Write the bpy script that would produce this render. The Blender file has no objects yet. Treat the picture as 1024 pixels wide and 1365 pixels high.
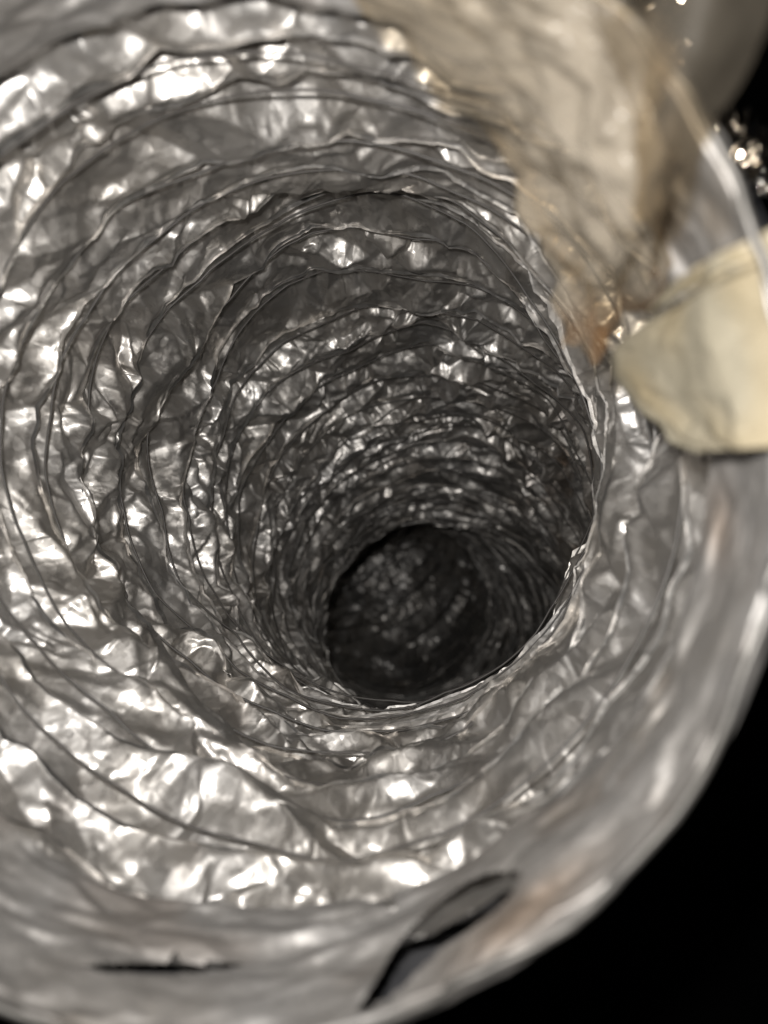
import bpy, math
import numpy as np
from mathutils import Vector

# ------------------------------------------------------------------ camera, world, light
scene = bpy.context.scene
CAM_H = 1.10                    # the lens is this far above the floor, looking straight down
FPX, CU, CV = 1071.0, 512.0, 682.5     # focal length and centre in photograph pixels

cam_data = bpy.data.cameras.new('camera')
cam = bpy.data.objects.new('camera', cam_data)
scene.collection.objects.link(cam)
cam.location = (0, 0, CAM_H)
cam_data.sensor_fit = 'VERTICAL'
cam_data.sensor_height = 4.8
cam_data.lens = 4.8 * FPX / 1365.0
cam_data.clip_start = 0.005
cam_data.clip_end = 20
cam_data.dof.use_dof = True
cam_data.dof.focus_distance = 0.235
cam_data.dof.aperture_fstop = cam_data.lens / 2.5     # a 2.5 mm pupil
scene.camera = cam

world = bpy.data.worlds.new('World')
scene.world = world
world.use_nodes = True
world.node_tree.nodes['Background'].inputs[0].default_value = (0.55, 0.6, 0.7, 1)
world.node_tree.nodes['Background'].inputs[1].default_value = 0.004

def lamp(name, x, y, z, size, power, col):
    d = bpy.data.lights.new(name, 'AREA')
    d.shape = 'DISK'; d.size = size; d.energy = power; d.color = col
    o = bpy.data.objects.new(name, d)
    o.location = (x, y, CAM_H + z)
    scene.collection.objects.link(o)
lamp('phone_flash', -0.009, 0.014, 0.001, 0.006, 0.47, (1.0, 0.965, 0.92))

scene.view_settings.view_transform = 'Standard'
scene.view_settings.look = 'None'
scene.view_settings.exposure = 0.0
scene.cycles.max_bounces = 14
scene.cycles.glossy_bounces = 10
scene.cycles.transparent_max_bounces = 12
scene.cycles.sample_clamp_indirect = 6.0

# ------------------------------------------------------------------ maths helpers
def px(u, v, d):
    """point seen at photograph pixel (u, v), d metres in front of the lens"""
    return np.array([(u - CU) / FPX * d, -(v - CV) / FPX * d, CAM_H - d])

def hash01(i, j, seed):
    i = i.astype(np.int64); j = j.astype(np.int64)
    h = (i * 374761393 + j * 668265263 + seed * 1442695041) & 0xFFFFFFFF
    h = ((h ^ (h >> 13)) * 1274126177) & 0xFFFFFFFF
    h = h ^ (h >> 16)
    h = (h * 2246822519) & 0xFFFFFFFF
    h = h ^ (h >> 15)
    return (h & 0xFFFFFF) / float(0x1000000)

def fold(u, v, per, seed, sh=0):
    """creased noise: flat triangles between random heights; u wraps after `per` cells, v then moving on by `sh` cells"""
    i = np.floor(u); j = np.floor(v)
    fu = u - i; fv = v - j
    w0 = np.floor(i / per); w1 = np.floor((i + 1) / per)
    i0 = i - w0 * per; i1 = i + 1 - w1 * per
    j0 = j - sh * w0; j1 = j - sh * w1
    a = hash01(i0, j0, seed); b = hash01(i1, j1, seed)
    c = hash01(i0, j0 + 1, seed); d = hash01(i1, j1 + 1, seed)
    diag = hash01(i0, j0, seed + 77) > 0.5
    h1 = np.where(fu + fv < 1, a + fu * (b - a) + fv * (c - a), d + (1 - fu) * (c - d) + (1 - fv) * (b - d))
    h2 = np.where(fu > fv, a + fu * (b - a) + fv * (d - b), a + fv * (c - a) + fu * (d - c))
    return np.where(diag, h1, h2) - 0.5

def soft(u, v, per, seed):
    i = np.floor(u); j = np.floor(v)
    fu = u - i; fv = v - j
    fu = fu * fu * (3 - 2 * fu); fv = fv * fv * (3 - 2 * fv)
    i0 = np.mod(i, per); i1 = np.mod(i + 1, per)
    a = hash01(i0, j, seed); b = hash01(i1, j, seed)
    c = hash01(i0, j + 1, seed); d = hash01(i1, j + 1, seed)
    return (a * (1 - fu) + b * fu) * (1 - fv) + (c * (1 - fu) + d * fu) * fv - 0.5

def crumple(U, V, cell, circ, seed, shear=0, warp=0.9, stretch=1.0):
    """U in turns round (0..1), V in metres along; creased relief with facets of about `cell`"""
    per = max(3, int(round(circ / (cell * stretch))))
    u = U * per; v = V / cell + shear * U * 1.0
    wu = fold(u, v, per, seed + 5, shear) * warp
    wv = fold(u, v, per, seed + 6, shear) * warp
    return fold(u + wu, v + wv, per, seed, shear)

# ------------------------------------------------------------------ mesh helpers
coll = scene.collection
def grid_mesh(name, P, mat, parent=None, keep=None, smooth=True, attr=None, clear=None):
    ni, nj = P.shape[:2]
    idx = np.arange(ni * nj).reshape(ni, nj)
    q = np.stack([idx[:-1, :-1], idx[1:, :-1], idx[1:, 1:], idx[:-1, 1:]], -1).reshape(-1, 4)
    if keep is not None:
        q = q[keep.reshape(-1)]
        used = np.unique(q)
        remap = np.full(ni * nj, -1); remap[used] = np.arange(len(used))
        q = remap[q]; co = P.reshape(-1, 3)[used]
        if attr is not None: attr = attr.reshape(-1)[used]
    else:
        co = P.reshape(-1, 3)
        if attr is not None: attr = attr.reshape(-1)
        if clear is not None: clear = clear.reshape(-1)
    me = bpy.data.meshes.new(name)
    me.vertices.add(len(co)); me.vertices.foreach_set('co', co.astype(np.float32).ravel())
    me.loops.add(q.size); me.loops.foreach_set('vertex_index', q.astype(np.int32).ravel())
    me.polygons.add(len(q))
    me.polygons.foreach_set('loop_start', np.arange(0, q.size, 4, dtype=np.int32))
    me.polygons.foreach_set('loop_total', np.full(len(q), 4, dtype=np.int32))
    me.polygons.foreach_set('use_smooth', np.full(len(q), smooth))
    me.update(calc_edges=True)
    if attr is not None:
        at = me.attributes.new('stain', 'FLOAT', 'POINT')
        at.data.foreach_set('value', attr.astype(np.float32))
    if clear is not None:
        at = me.attributes.new('clear', 'FLOAT', 'POINT'); at.data.foreach_set('value', clear.astype(np.float32))
    me.materials.append(mat)
    o = bpy.data.objects.new(name, me)
    coll.objects.link(o)
    if parent is not None:
        o.parent = parent
        o.matrix_parent_inverse = parent.matrix_world.inverted()
    return o

def root(name, loc, label, cat):
    o = bpy.data.objects.new(name, None)
    o.empty_display_size = 0.02
    coll.objects.link(o); o.location = loc
    o['label'] = label; o['category'] = cat
    bpy.context.view_layer.update()
    return o

def tube_path(name, pts, rad, mat, parent=None, sides=8, closed=False):
    """a round wire along pts (n,3); rad scalar or (n,)"""
    pts = np.asarray(pts, float)
    tan = np.gradient(pts, axis=0); tan /= np.linalg.norm(tan, axis=1)[:, None] + 1e-12
    ref = np.array([0.0, 0.0, 1.0])
    a = np.cross(tan, ref); bad = np.linalg.norm(a, axis=1) < 1e-3; a[bad] = (1, 0, 0)
    a /= np.linalg.norm(a, axis=1)[:, None]
    b = np.cross(tan, a)
    rad = np.broadcast_to(np.asarray(rad, float), (len(pts),))
    th = np.linspace(0, 2 * math.pi, sides + 1)
    P = pts[:, None, :] + rad[:, None, None] * (np.cos(th)[None, :, None] * a[:, None, :] + np.sin(th)[None, :, None] * b[:, None, :])
    return grid_mesh(name, P, mat, parent)

# ------------------------------------------------------------------ materials
def new_mat(name):
    m = bpy.data.materials.new(name); m.use_nodes = True
    nt = m.node_tree
    return m, nt, nt.nodes['Principled BSDF']
def N(nt, kind, **kw):
    n = nt.nodes.new(kind)
    for k, v in kw.items():
        if k in n.inputs.keys(): n.inputs[k].default_value = v
        else: setattr(n, k, v)
    return n
def ramp(nt, src, stops):
    r = nt.nodes.new('ShaderNodeValToRGB')
    e = r.color_ramp.elements
    while len(e) < len(stops): e.new(0.5)
    for el, (p, c) in zip(e, stops):
        el.position = p; el.color = c if len(c) == 4 else (*c, 1)
    nt.links.new(src, r.inputs[0])
    return r

def foil_material(name, base, r0, r1, bump=0.35, cell=900.0, dirt=0.5, metallic=1.0, facet=0.0, haze=0.62):
    m, nt, bs = new_mat(name)
    L = nt.links
    tc = N(nt, 'ShaderNodeTexCoord')
    # grey-brown film of dust
    n1 = N(nt, 'ShaderNodeTexNoise', Scale=38.0, Detail=5.0, Roughness=0.6); L.new(tc.outputs['Object'], n1.inputs['Vector'])
    b = base
    r = ramp(nt, n1.outputs['Fac'], [(0.35, b), (0.62, (b[0] * 0.86, b[1] * 0.84, b[2] * 0.81)), (0.8, (b[0] * (1 - dirt * .45), b[1] * (1 - dirt * .55), b[2] * (1 - dirt * .68)))])
    at = N(nt, 'ShaderNodeAttribute', attribute_name='stain')
    sm = N(nt, 'ShaderNodeMix', data_type='RGBA'); L.new(at.outputs['Fac'], sm.inputs[0]); L.new(r.outputs[0], sm.inputs[6]); sm.inputs[7].default_value = (0.235, 0.185, 0.145, 1)
    L.new(sm.outputs[2], bs.inputs['Base Color'])
    n2 = N(nt, 'ShaderNodeTexNoise', Scale=120.0, Detail=6.0, Roughness=0.65); L.new(tc.outputs['Object'], n2.inputs['Vector'])
    mr = N(nt, 'ShaderNodeMapRange'); L.new(n2.outputs['Fac'], mr.inputs[0])
    mr.inputs[1].default_value = 0.3; mr.inputs[2].default_value = 0.7
    mr.inputs[3].default_value = r0; mr.inputs[4].default_value = r1
    L.new(mr.outputs[0], bs.inputs['Roughness'])
    bs.inputs['Metallic'].default_value = metallic
    # fine wrinkles: warped cell edges plus grain
    wn = N(nt, 'ShaderNodeTexNoise', Scale=260.0, Detail=2.0); L.new(tc.outputs['Object'], wn.inputs['Vector'])
    mx = N(nt, 'ShaderNodeVectorMath', operation='MULTIPLY_ADD'); L.new(wn.outputs['Color'], mx.inputs[0])
    mx.inputs[1].default_value = (0.004,) * 3; L.new(tc.outputs['Object'], mx.inputs[2])
    no = N(nt, 'ShaderNodeTexNoise', Scale=cell * 0.45, Detail=3.0, Roughness=0.55); L.new(mx.outputs[0], no.inputs['Vector'])
    sb = N(nt, 'ShaderNodeMath', operation='SUBTRACT'); L.new(no.outputs['Fac'], sb.inputs[0]); sb.inputs[1].default_value = 0.5
    ad = N(nt, 'ShaderNodeMath', operation='ABSOLUTE'); L.new(sb.outputs[0], ad.inputs[0])
    bp = N(nt, 'ShaderNodeBump', Strength=bump, Distance=0.0006); L.new(ad.outputs[0], bp.inputs['Height'])
    # tiny flat facets: every cell tips the surface its own way
    if facet > 0:
        w2 = N(nt, 'ShaderNodeTexNoise', Scale=300.0, Detail=1.0); L.new(tc.outputs['Object'], w2.inputs['Vector'])
        m3 = N(nt, 'ShaderNodeVectorMath', operation='MULTIPLY_ADD'); L.new(w2.outputs['Color'], m3.inputs[0])
        m3.inputs[1].default_value = (0.0022,) * 3; L.new(tc.outputs['Object'], m3.inputs[2])
        prev = bp.outputs[0]
        for sc_, k_ in ((300.0, facet), (620.0, facet * 0.55)):
            v3 = N(nt, 'ShaderNodeTexVoronoi', Scale=sc_); v3.feature = 'F1'; L.new(m3.outputs[0], v3.inputs['Vector'])
            m4 = N(nt, 'ShaderNodeVectorMath', operation='SUBTRACT'); L.new(v3.outputs['Color'], m4.inputs[0]); m4.inputs[1].default_value = (0.5,) * 3
            m5 = N(nt, 'ShaderNodeVectorMath', operation='MULTIPLY_ADD'); L.new(m4.outputs[0], m5.inputs[0]); m5.inputs[1].default_value = (k_,) * 3
            L.new(prev, m5.inputs[2])
            m6 = N(nt, 'ShaderNodeVectorMath', operation='NORMALIZE'); L.new(m5.outputs[0], m6.inputs[0]); prev = m6.outputs[0]
        L.new(prev, bs.inputs['Normal'])
        # satin haze under the sharper gloss, as on laminated foil
        g2 = N(nt, 'ShaderNodeBsdfAnisotropic', Roughness=0.56); L.new(sm.outputs[2], g2.inputs['Color'])
        L.new(prev, g2.inputs['Normal'])
        mm = N(nt, 'ShaderNodeMixShader'); mm.inputs[0].default_value = haze
        L.new(bs.outputs[0], mm.inputs[1]); L.new(g2.outputs[0], mm.inputs[2])
        L.new(mm.outputs[0], nt.nodes['Material Output'].inputs[0])
    else:
        L.new(bp.outputs[0], bs.inputs['Normal'])
    return m

FOIL = foil_material('aluminium_foil', (0.53, 0.518, 0.505), 0.24, 0.36, bump=0.03, dirt=0.12, facet=0.20, haze=0.74)
BAND = foil_material('smooth_foil_tape', (0.31, 0.302, 0.295), 0.60, 0.80, bump=0.4, cell=420, dirt=0.75, metallic=0.55, facet=0.14, haze=0.5)
WIREM = foil_material('wire_dark_as_shade', (0.06, 0.056, 0.053), 0.4, 0.6, bump=0.2, metallic=0.0)  # wire colour kept dark to stand in for shade along the ribs
RIMW = foil_material('rim_wire_coating', (0.12, 0.117, 0.112), 0.45, 0.6, bump=0.2, metallic=0.7)
SHINY = foil_material('torn_foil', (0.85, 0.80, 0.74), 0.12, 0.26, bump=0.3)

def tape_material(name, c_light, c_dark, c_stain, alpha_lo, alpha_hi, rough=0.35, scale=25.0, transl=0.5):
    m, nt, bs = new_mat(name)
    L = nt.links
    tc = N(nt, 'ShaderNodeTexCoord')
    n1 = N(nt, 'ShaderNodeTexNoise', Scale=scale, Detail=6.0, Roughness=0.6, Distortion=0.6); L.new(tc.outputs['Object'], n1.inputs['Vector'])
    r = ramp(nt, n1.outputs['Fac'], [(0.3, c_light), (0.7, c_dark)])
    at = N(nt, 'ShaderNodeAttribute', attribute_name='stain')
    mix = N(nt, 'ShaderNodeMix', data_type='RGBA'); L.new(at.outputs['Fac'], mix.inputs[0])
    L.new(r.outputs[0], mix.inputs[6]); mix.inputs[7].default_value = (*c_stain, 1)
    n3 = N(nt, 'ShaderNodeTexNoise', Scale=scale * 3, Detail=5.0, Roughness=0.7); L.new(tc.outputs['Object'], n3.inputs['Vector'])
    L.new(mix.outputs[2], bs.inputs['Base Color'])
    bs.inputs['Roughness'].default_value = rough
    bs.inputs['IOR'].default_value = 1.5
    bp = N(nt, 'ShaderNodeBump', Strength=0.5, Distance=0.0012); L.new(n3.outputs['Fac'], bp.inputs['Height']); L.new(bp.outputs[0], bs.inputs['Normal'])
    out = nt.nodes['Material Output']
    tr = N(nt, 'ShaderNodeBsdfTranslucent'); L.new(mix.outputs[2], tr.inputs['Color'])
    m1 = N(nt, 'ShaderNodeMixShader'); m1.inputs[0].default_value = transl * 0.5
    L.new(bs.outputs[0], m1.inputs[1]); L.new(tr.outputs[0], m1.inputs[2])
    if alpha_hi < 1 or alpha_lo < 1:
        tp = N(nt, 'ShaderNodeBsdfTransparent'); tp.inputs[0].default_value = (0.96, 0.92, 0.85, 1)
        mr = N(nt, 'ShaderNodeMapRange'); L.new(n1.outputs['Fac'], mr.inputs[0])
        mr.inputs[1].default_value = 0.3; mr.inputs[2].default_value = 0.7
        mr.inputs[3].default_value = alpha_lo; mr.inputs[4].default_value = alpha_hi
        ca = N(nt, 'ShaderNodeAttribute', attribute_name='clear')
        om = N(nt, 'ShaderNodeMath', operation='SUBTRACT'); om.inputs[0].default_value = 1.0; L.new(ca.outputs['Fac'], om.inputs[1])
        mu = N(nt, 'ShaderNodeMath', operation='MULTIPLY'); L.new(mr.outputs[0], mu.inputs[0]); L.new(om.outputs[0], mu.inputs[1])
        m2 = N(nt, 'ShaderNodeMixShader'); L.new(mu.outputs[0], m2.inputs[0])
        L.new(tp.outputs[0], m2.inputs[1]); L.new(m1.outputs[0], m2.inputs[2])
        L.new(m2.outputs[0], out.inputs[0])
    else:
        L.new(m1.outputs[0], out.inputs[0])
    return m

PACK = tape_material('cloudy_packing_tape', (0.40, 0.365, 0.31), (0.22, 0.195, 0.16), (0.17, 0.085, 0.03), 0.16, 0.66, rough=0.24)
CLEAR = tape_material('clear_tape', (0.12, 0.105, 0.085), (0.07, 0.062, 0.05), (0.2, 0.1, 0.03), 0.06, 0.30, rough=0.6)
MASK = tape_material('masking_tape', (0.245, 0.222, 0.168), (0.18, 0.162, 0.12), (0.25, 0.195, 0.105), 1, 1, rough=0.55, scale=60, transl=0.25)

mf, nt, bs = new_mat('black_floor')
tc = N(nt, 'ShaderNodeTexCoord'); n1 = N(nt, 'ShaderNodeTexNoise', Scale=9.0, Detail=6.0)
nt.links.new(tc.outputs['Object'], n1.inputs['Vector'])
r = ramp(nt, n1.outputs['Fac'], [(0.3, (0.006, 0.006, 0.007)), (0.7, (0.02, 0.019, 0.018))])
nt.links.new(r.outputs[0], bs.inputs['Base Color']); bs.inputs['Roughness'].default_value = 0.8
FLOOR = mf
GAP_SHADE, nt, bs = new_mat('gap_shade_grey')  # grey of the added backing, the shade seen inside the gaps
tc = N(nt, 'ShaderNodeTexCoord'); n1 = N(nt, 'ShaderNodeTexNoise', Scale=90.0, Detail=5.0)
nt.links.new(tc.outputs['Object'], n1.inputs['Vector'])
r = ramp(nt, n1.outputs['Fac'], [(0.3, (0.035, 0.036, 0.04)), (0.7, (0.10, 0.10, 0.105))])
nt.links.new(r.outputs[0], bs.inputs['Base Color']); bs.inputs['Roughness'].default_value = 0.5

# ------------------------------------------------------------------ floor
nf = 60
fx, fy = np.meshgrid(np.linspace(-4, 4, nf), np.linspace(-4, 4, nf), indexing='ij')
fl = grid_mesh('floor', np.stack([fx, fy, 0.004 * np.sin(fx * 3) * np.cos(fy * 2.3)], -1), FLOOR)
fl['kind'] = 'structure'

# ------------------------------------------------------------------ the duct's centre line
#        u    v    r_px   depth
CTRL = [(213, 613, 808, 0.088),
        (325, 618, 592, 0.120),
        (410, 618, 445, 0.160),
        (448, 622, 362, 0.200),
        (487, 630, 296, 0.240),
        (535, 680, 246, 0.290),
        (572, 745, 206, 0.345),
        (586, 811, 172, 0.410),
        (584, 843, 158, 0.470),
        (567, 843, 146, 0.530),
        (548, 830, 132, 0.590),
        (536, 812, 121, 0.650),
        (528, 800, 112, 0.720)]
cc = np.array([px(u, v, d) for u, v, r, d in CTRL])
rr = np.array([r * d / FPX for u, v, r, d in CTRL])
# two more behind, where the duct turns away towards the floor
cc = np.vstack([cc, cc[-1] + (-0.045, 0.065, -0.045), cc[-1] + (-0.09, 0.145, -0.06)])
rr = np.append(rr, [0.068, 0.068])
tt = np.append(0, np.cumsum(np.linalg.norm(np.diff(cc, axis=0), axis=1)))
def natural_spline(t, y, x):
    n = len(t); h = np.diff(t)
    A = np.zeros((n, n)); B = np.zeros((n,) + y.shape[1:])
    A[0, 0] = A[-1, -1] = 1
    for i in range(1, n - 1):
        A[i, i - 1] = h[i - 1]; A[i, i] = 2 * (h[i - 1] + h[i]); A[i, i + 1] = h[i]
        B[i] = 6 * ((y[i + 1] - y[i]) / h[i] - (y[i] - y[i - 1]) / h[i - 1])
    M = np.linalg.solve(A, B.reshape(n, -1)).reshape(B.shape)
    k = np.clip(np.searchsorted(t, x) - 1, 0, n - 2)
    a = (t[k + 1] - x) / h[k]; b = (x - t[k]) / h[k]
    e = (slice(None),) + (None,) * (y.ndim - 1)
    return a[e] * y[k] + b[e] * y[k + 1] + ((a**3 - a)[e] * M[k] + (b**3 - b)[e] * M[k + 1]) * (h[k]**2)[e] / 6
ss = np.linspace(-0.02, tt[-1] + 0.02, 1600)
S_LEN = tt[-1]
LC = natural_spline(tt, cc, ss); LR = natural_spline(tt, rr, ss)
T = np.gradient(LC, axis=0); T /= np.linalg.norm(T, axis=1)[:, None]
A1 = np.zeros_like(T); a = np.array([1.0, 0, 0])
for i in range(len(T)):
    a = a - T[i] * a.dot(T[i]); a /= np.linalg.norm(a); A1[i] = a
A2 = np.cross(A1, T) * -1      # theta runs anticlockwise in the picture: 0 right, 90 deg up
A2 *= np.sign(A2[0, 1])
def tube(s, th, dr):
    """a point of the duct wall: s metres down from the mouth, th round, dr outwards from the nominal radius"""
    shp = np.broadcast(s, th, dr).shape
    s = np.broadcast_to(s, shp); th = np.broadcast_to(th, shp); dr = np.broadcast_to(dr, shp)
    f = np.clip((s - ss[0]) / (ss[1] - ss[0]), 0, len(ss) - 1.001); i = f.astype(int); w = (f - i)[..., None]
    lerp = lambda X: X[i] * (1 - w) + X[i + 1] * w
    R = LR[i] * (1 - w[..., 0]) + LR[i + 1] * w[..., 0] + dr
    return lerp(LC) + R[..., None] * (np.cos(th)[..., None] * lerp(A1) + np.sin(th)[..., None] * lerp(A2))

CIRC = 0.42
# ------------------------------------------------------------------ the duct
duct = root('flexible_duct', tuple(cc[0]), 'crumpled silver foil flexible duct with ribbed wire coils, seen down into its open mouth', 'duct')

PITCH0 = 0.0178
def s_of(a):            # a = number of wire turns from the mouth
    return 0.021 + PITCH0 * a - 0.00008 * a * a
def wire_s(a, th):
    U = th / (2 * math.pi)
    wob = 0.56 * fold(U * 6 + 0.3, a * 0.55, 6, 11) * 2 + 0.32 * fold(U * 13, a * 0.9, 13, 12) * 2
    wob *= np.clip(a / 2.0, 0.12, 1)
    return s_of(a + wob * 0.55)
def wire_dr(a, th):
    U = th / (2 * math.pi)
    return 0.0042 * fold(U * 7 + 0.5, a * 0.45, 7, 21) * 2 + 0.0020 * fold(U * 17, a * 0.8, 17, 22) * 2

n_turn = 1
while s_of(n_turn + 1) < S_LEN - 0.01 and n_turn < 60: n_turn += 1
for k in range(-2, n_turn):
    far = k > 16
    nth = 1300 if k <= 16 else 620
    ntt = 40 if not far else 22
    th = np.linspace(0, 2 * math.pi, nth)[None, :]
    t = np.linspace(0, 1, ntt)[:, None]
    a = k + th / (2 * math.pi) + 0 * t
    U = th / (2 * math.pi) + 0 * t
    s0 = wire_s(a, th + 0 * t); s1 = wire_s(a + 1, th + 0 * t)
    r0 = wire_dr(a, th + 0 * t); r1 = wire_dr(a + 1, th + 0 * t)
    V = s0 + (s1 - s0) * t
    pk = 0.24 + 0.14 * soft(U * 9, a * 0.7, 9, 31)
    pq = 0.97 + 0.10 * soft(U * 10, a * 0.8, 10, 34)
    x1 = np.clip((t - pk) / (pq - pk), 0, 1)
    g = np.where(t < pk, np.sin(0.5 * math.pi * np.clip(t / pk, 0, 1)) ** 0.6, 1 - x1 ** 1.0 + 0.05 * np.clip((t - pq) / (1 - pq), 0, 1))
    depth = (0.0072 + 0.0095 * fold(U * 11 + 0.2, a * 1.0, 11, 32)) * np.clip((s_of(a + t) - 0.012) / 0.02, 0.12, 1)
    back = 0.26 + 0.5 * fold(U * 8, a * 1.0, 8, 33)                 # the slack foil is pushed towards the mouth
    # creases, three sizes; weaker where the foil is tight over the wire
    env = 0.62 + 0.38 * np.sin(math.pi * t) ** 0.6
    Vw = s_of(a + t)
    near = np.clip(1.3 - Vw / 0.16, 0, 1)
    c0 = crumple(U, Vw, 0.026, CIRC, 40, shear=5, stretch=2.8)
    c1 = crumple(U, Vw, 0.0115, CIRC, 41, shear=13, stretch=2.9)
    c2 = crumple(U, Vw, 0.0062, CIRC, 42, shear=-22, stretch=2.4)
    c1 = 0.20 * c1 + 1.70 * (0.25 - np.abs(c1))
    c2 = 0.20 * c2 + 1.75 * (0.25 - np.abs(c2))
    c3 = crumple(U, Vw, 0.0030, CIRC, 43, shear=30, stretch=1.8)
    c4 = 0.25 - np.abs(crumple(U, Vw, 0.0021, CIRC, 44, shear=-50, stretch=1.9)) if not far else 0
    ms = np.clip(soft(U * 14, a + t, 14, 45) * 2.2 + 0.55, 0.1, 1)
    fade = 1 - 0.45 * np.clip((Vw - 0.24) / 0.14, 0, 1) - 0.15 * np.clip((Vw - 0.40) / 0.08, 0, 1)
    h = fade * (c0 * 0.016 * near + c1 * 0.0088 * (1 - 0.25 * near) + c2 * 0.0082 * (1 - 0.62 * near) * (0.4 + 0.8 * ms) + c3 * 0.0034 * ms * (1 - 0.75 * near) + c4 * 0.0017 * (1 - 0.8 * near)) * env
    hs = (crumple(U, Vw, 0.0080, CIRC, 51, shear=-9, stretch=1.6) * 0.0055 + crumple(U, Vw, 0.0036, CIRC, 52, shear=2) * 0.0018) * env
    dth = crumple(U, Vw, 0.0080, CIRC, 53) * 0.0045 * env / 0.065
    dr = r0 * (1 - t) + r1 * t + g * depth + h + 0.0003 * t
    wg = np.clip((V - 0.021) / 0.012, 0, 1); dr = wg * dr + (1 - wg) * 0.0008
    V = np.maximum(V, 0.0200)
    P = tube(V - back * (s1 - s0) * g * (1 - t) * np.clip(t / pk, 0, 1) ** 2 + hs * np.clip(t / 0.2, 0.1, 1), th + dth, dr)
    dth_ = np.mod(th + math.pi, 2 * math.pi) - math.pi - 0.25
    brown = np.exp(-(dth_ / 0.55) ** 2 - ((Vw - 0.27) / 0.07) ** 2) * np.clip(0.25 + 2.2 * soft(U * 60, Vw * 90, 60, 91), 0, 1) + 0.5 * np.clip(soft(U * 35, Vw * 60, 35, 92) * 3 - 0.95, 0, 1)
    grid_mesh('foil_pleat', P, FOIL, duct, attr=np.clip(brown, 0, 0.85))

# spring wire laid along the ribs, coloured dark as the shade of their folds, one mesh per turn
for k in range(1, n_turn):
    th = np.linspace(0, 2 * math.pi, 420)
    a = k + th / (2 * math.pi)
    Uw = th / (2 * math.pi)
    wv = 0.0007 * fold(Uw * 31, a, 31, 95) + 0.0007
    tube_path('rib_shade_wire', tube(wire_s(a, th) + 0.0004, th, wire_dr(a, th) + wv), 0.00032, WIREM, duct, sides=6)

# the smooth tape collar round the mouth: inner face, rolled lip, outer face
nth = 1400
th = np.linspace(0, 2 * math.pi, nth)[None, :]
U = th / (2 * math.pi)
width = 0.027 + 0.005 * fold(U * 9, U * 0 + 0.4, 9, 61) + 0.0015 * fold(U * 60, U * 0 + .4, 60, 62)
prof = [(1.0, -0.0016)] + [(1.0 - x, -0.0016 + 0.0010 * x) for x in np.linspace(0.02, 0.97, 60)]
for ang in np.linspace(-90, 90, 12):
    prof.append((None, ang))
for x in np.linspace(0.0, 0.9, 24):
    prof.append((-x - 0.001, 0.0010))
ps, pr = [], []
for q in prof:
    if q[0] is None:
        an = math.radians(q[1])
        ps.append(-0.0005 * math.cos(an) + 0 * th); pr.append(-0.0006 + 0.0006 * math.sin(an) + 0 * th)
    elif q[0] >= 0:
        ps.append(q[0] * width); pr.append(q[1] + 0 * th)
    else:
        ps.append(-q[0] * width * 1.1); pr.append(q[1] - 0.0009 + 0 * th)
ps = np.concatenate(ps, 0); pr = np.concatenate(pr, 0)
row = np.linspace(0, 0.075, ps.shape[0])[:, None]
Ug = U + 0 * ps
band_h = crumple(Ug, row, 0.030, CIRC, 71) * 0.0030 + crumple(Ug, row, 0.011, CIRC, 72, shear=4, stretch=1.7) * 0.0021 \
       + crumple(Ug, row, 0.004, CIRC, 73, shear=9, stretch=1.4) * 0.0015
P = tube(ps + band_h * 0.3, th + 0 * ps, pr + band_h)

def project(P):
    d = CAM_H - P[..., 2]
    return CU + P[..., 0] / d * FPX, CV - P[..., 1] / d * FPX
def inside(u, v, poly):
    r_ = np.zeros(u.shape, bool); n = len(poly)
    for i in range(n):
        (x0, y0), (x1, y1) = poly[i], poly[(i + 1) % n]
        c = ((y0 > v) != (y1 > v)) & (u < (x1 - x0) * (v - y0) / (y1 - y0 + 1e-9) + x0)
        r_ ^= c
    return r_
# gaps where the tape has lifted or split
def rounded(poly):
    q_ = np.array(poly + [poly[0]], float); t_ = np.arange(len(q_)); x_ = np.linspace(0, len(q_) - 1, 90).clip(1e-6)[:-1]
    return [tuple(v_) for v_ in natural_spline(t_, q_, x_)]
GAPS = [[(694, 1163), (640, 1168), (575, 1212), (528, 1262), (492, 1322), (480, 1350), (530, 1322), (575, 1278), (640, 1232), (682, 1192)],
        [(96, 1288), (150, 1284), (222, 1283), (234, 1266), (244, 1284), (330, 1284), (310, 1291), (240, 1299), (160, 1298)],
        [(455, 1190), (490, 1192), (508, 1178), (520, 1190), (530, 1206), (520, 1214), (500, 1204), (475, 1196)]]
pu, pv = project(P)
GAPS = [rounded(GAPS[0]), GAPS[1], rounded(GAPS[2])]
cu_ = (pu[:-1, :-1] + pu[1:, 1:]) / 2; cv_ = (pv[:-1, :-1] + pv[1:, 1:]) / 2
keep = ~(inside(cu_, cv_, GAPS[0]) | inside(cu_, cv_, GAPS[1]) | inside(cu_, cv_, GAPS[2]))
st = np.exp(-(((pu - 700) * 0.78 + (pv - 1215) * -0.62) / 110) ** 2 - (((pu - 700) * 0.62 + (pv - 1215) * 0.78) / 26) ** 2)
st += 0.7 * np.exp(-((pu - 960) / 22) ** 2 - ((pv - 700) / 60) ** 2) + 0.5 * np.clip(soft(U * 40, row * 60, 40, 3) * 2 - 0.35, 0, 1)
band = grid_mesh('rim_collar', P, BAND, duct, keep=keep, attr=np.clip(st, 0, 0.9))
band['label'] = 'smooth grey tape collar round the mouth'
# raised wire bead along the lip
thl = np.linspace(0, 2 * math.pi, 500)
Ul = thl / (2 * math.pi)
lip = P[66, ::3] + np.array([0, 0, -0.0002])
rb = tube_path('rim_wire', lip, 0.0006, RIMW, duct, sides=14)
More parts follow.
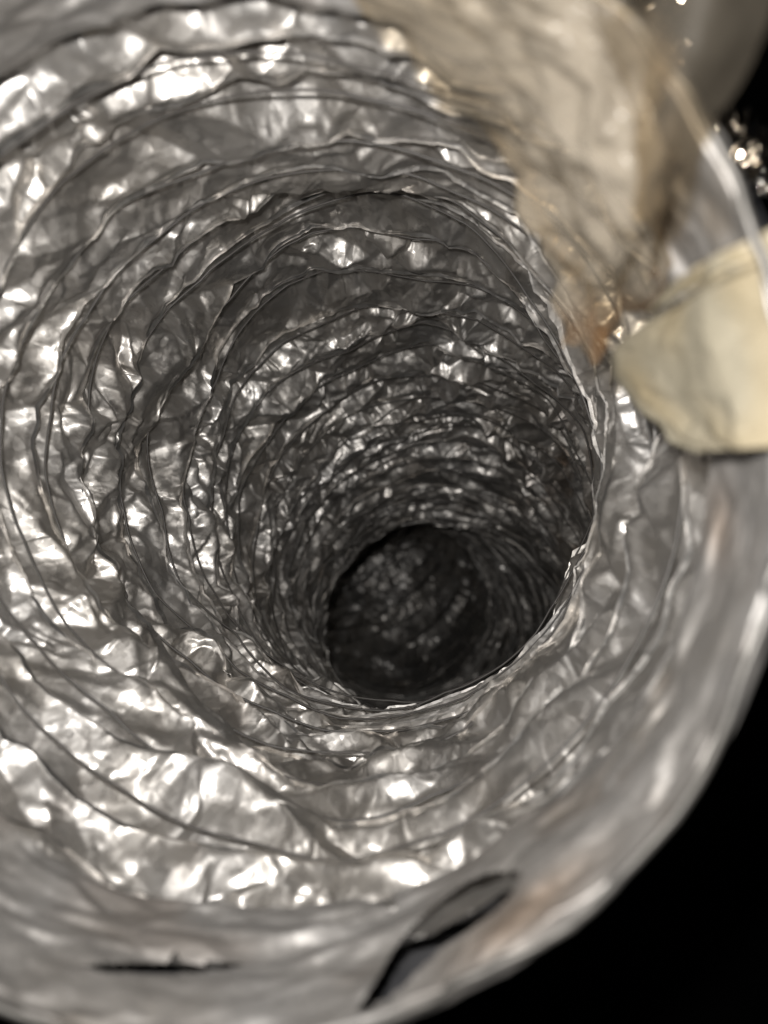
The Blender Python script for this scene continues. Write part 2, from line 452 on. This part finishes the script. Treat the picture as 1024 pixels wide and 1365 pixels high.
# dark backing added outside the foil to set the shade in the collar gaps
sj, tj = np.meshgrid(np.linspace(0.012, 0.075, 40), np.linspace(0, 2 * math.pi, 300), indexing='ij')
Uj = tj / (2 * math.pi)
jk = tube(sj, tj, 0.006 + 0.20 * (sj - 0.012) + 0.002 * crumple(Uj, sj, 0.012, CIRC, 501, shear=3, stretch=2.0))
oj = grid_mesh('gap_shade_backing', jk, GAP_SHADE, duct); oj['label'] = 'added dark grey backing as shade in the gaps of the collar'

# ------------------------------------------------------------------ loose sheets
def sheet(name, rows, mat, cell, amp, seed, nu=150, nv=150, parent=None, stain=None, ragged=0.0, thick=0.0002, clear=None):
    C = np.array([[px(*p) for p in r_] for r_ in rows])
    a = np.linspace(0, 1, C.shape[0]); b = np.linspace(0, 1, C.shape[1])
    A_ = natural_spline(a, C, np.linspace(0, 1, nv)[1:-1].clip(1e-6, 1 - 1e-6))
    B_ = np.stack([natural_spline(b, A_[i], np.linspace(0, 1, nu).clip(1e-6, 1 - 1e-6)) for i in range(len(A_))])
    lenv = np.linalg.norm(C[-1, 0] - C[0, 0]); lenu = np.linalg.norm(C[0, -1] - C[0, 0])
    j, i = np.meshgrid(np.linspace(0, 1, B_.shape[1]), np.linspace(0, 1, B_.shape[0]))
    du = np.gradient(B_, axis=1); dv = np.gradient(B_, axis=0)
    n = np.cross(du, dv); n /= np.linalg.norm(n, axis=-1)[..., None] + 1e-12
    U_ = j * lenu / 0.42; V_ = i * lenv
    h = sum(amp * f * crumple(U_, V_, cell * c, 0.42, seed + q, shear=q - 1, stretch=0.6 if q == 0 else 1) for q, (c, f) in enumerate([(1, 1), (0.45, 0.45), (0.2, 0.16)]))
    P_ = B_ + n * h[..., None]
    if ragged:
        e = ragged * (fold(i * 22, j * 22, 22, seed + 9))
        P_ += du / (np.linalg.norm(du, axis=-1)[..., None]) * (e * (2 * j - 1) ** 6)[..., None] + dv / (np.linalg.norm(dv, axis=-1)[..., None]) * (e * (2 * i - 1) ** 6)[..., None]
    at = stain(i, j) if stain else 0 * i
    o = grid_mesh(name, P_, mat, parent, attr=at, clear=clear(i, j) if clear else None)
    m_ = o.modifiers.new('thickness', 'SOLIDIFY'); m_.thickness = thick; m_.offset = 0
    return o

pt = root('packing_tape', tuple(px(800, 250, 0.086)), 'loose cloudy yellowed packing tape hanging over the upper right of the duct mouth', 'tape')
sheet('tape_strip', [[(400, -70, .094), (590, -70, .081), (760, -70, .076), (905, -70, .082)],
                     [(530, 40, .097), (670, 45, .085), (800, 50, .078), (880, 45, .080)],
                     [(620, 150, .101), (728, 150, .089), (825, 155, .080), (880, 150, .082)],
                     [(685, 265, .107), (765, 265, .094), (845, 262, .086), (925, 240, .090)],
                     [(738, 370, .114), (792, 372, .104), (850, 370, .100), (898, 330, .104)],
                     [(756, 468, .124), (782, 463, .118), (822, 438, .116), (886, 385, .114)]],
      PACK, 0.013, 0.0065, 301, parent=pt, ragged=0.003,
      clear=lambda i, j: 0.85 * np.clip(1 - j / 0.42, 0, 1) ** 1.1 * np.clip(1.15 - i * 0.9, 0, 1) + 0.85 * np.clip((j - 0.62) / 0.14, 0, 1) * np.clip((0.42 - i) / 0.15, 0, 1),
      stain=lambda i, j: np.clip(np.exp(-((i - 0.96) / 0.07) ** 2) * (0.8 + 0.9 * soft(j * 9, i * 9, 9, 4)) + 0.6 * np.exp(-((j - 1) / 0.05) ** 2) * (i > 0.55), 0, 1))
sheet('tape_fold', [[(872, -70, .072), (955, -70, .069), (1035, -70, .071)],
                    [(868, 20, .073), (945, 25, .070), (1024, 30, .072)],
                    [(850, 110, .076), (915, 110, .073), (990, 110, .075)],
                    [(835, 190, .080), (885, 195, .077), (948, 180, .078)],
                    [(828, 300, .087), (868, 300, .083), (908, 285, .085)]],
      CLEAR, 0.018, 0.0026, 311, parent=pt)

# masking tape: lies on the collar's inner face, wraps the lip and runs down the outside
mt = root('masking_tape', tuple(tube(np.array(0.0), np.array(0.25), np.array(0.0))), 'cream masking tape strip stuck across the right side of the duct rim', 'tape')
sg, tg = np.meshgrid(np.linspace(-0.002, 0.07, 240), np.linspace(-0.6, 1.0, 500), indexing='ij')
GU, GV = project(tube(sg, tg, -0.0030 - 0.20 * np.clip(sg, 0, 1)))
def find(u, v):
    k_ = np.argmin((GU - u) ** 2 + (GV - v) ** 2); return sg.flat[k_], tg.flat[k_]
edge = sorted([find(*p)[::-1] for p in [(1000, 598), (925, 602), (893, 588), (884, 562), (850, 538), (820, 500), (818, 470), (835, 448), (868, 412), (905, 372), (1000, 345)]])
print('EDGE', [(round(float(b_), 4), round(float(a_), 3)) for a_, b_ in edge])
tv = np.linspace(edge[0][0], edge[-1][0], 130)
s_in = np.interp(tv, [e[0] for e in edge], [e[1] for e in edge]).clip(0.004, 0.08)
rows_s, rows_r = [], []
for x in np.linspace(1, 0.02, 70):
    rows_s.append(s_in * x); rows_r.append(0.0012 - 0.0042 * min(1, x * 4) ** 0.8 - 0.20 * s_in * x)
for an in np.linspace(-90, 90, 12):
    an = math.radians(an)
    rows_s.append(-0.0008 * math.cos(an) + 0 * s_in); rows_r.append(0.0020 + 0.0010 * math.sin(an) + 0 * s_in)
for x in np.linspace(0.001, 0.026, 24):
    rows_s.append(x + 0 * s_in); rows_r.append(0.0030 + 0 * s_in)
rs = np.array(rows_s); rrr = np.array(rows_r); tm = np.broadcast_to(tv[None, :], rs.shape)
rw = np.linspace(0, 0.09, rs.shape[0])[:, None] + 0 * rs
hm = crumple(tm / 6.2832, rw, 0.03, CIRC, 401, stretch=0.4) * 0.0018 + crumple(tm / 6.2832, rw, 0.008, CIRC, 402, stretch=0.35) * 0.0012
mo = grid_mesh('tape_strip', tube(rs, tm + hm * 2, rrr + hm * 0.8), MASK, mt,
               attr=np.clip(soft(tm * 6, rw * 90, 99, 7) * 1.2 + 0.9 * np.exp(-((rs - s_in) / 0.004) ** 2) * 0.4, 0, 0.8))
m_ = mo.modifiers.new('thickness', 'SOLIDIFY'); m_.thickness = 0.0003; m_.offset = 0

# torn foil hanging outside the rim
sheet('foil_flap', [[(770, -60, .128), (850, -60, .135), (925, -60, .140)],
                    [(790, 40, .120), (860, 40, .130), (915, 40, .135)],
                    [(815, 140, .112), (870, 140, .122), (905, 120, .128)]],
      SHINY, 0.008, 0.0060, 321, parent=duct, ragged=0.004)
sheet('foil_flap', [[(925, 170, .118), (985, 160, .122), (1040, 172, .126)],
                    [(915, 215, .118), (975, 215, .122), (1035, 210, .124)],
                    [(930, 262, .118), (985, 275, .120), (1022, 255, .124)]],
      SHINY, 0.007, 0.0055, 331, parent=duct, ragged=0.005)

print('TRIS', sum(len(o.data.polygons) for o in coll.objects if o.type == 'MESH') * 2)
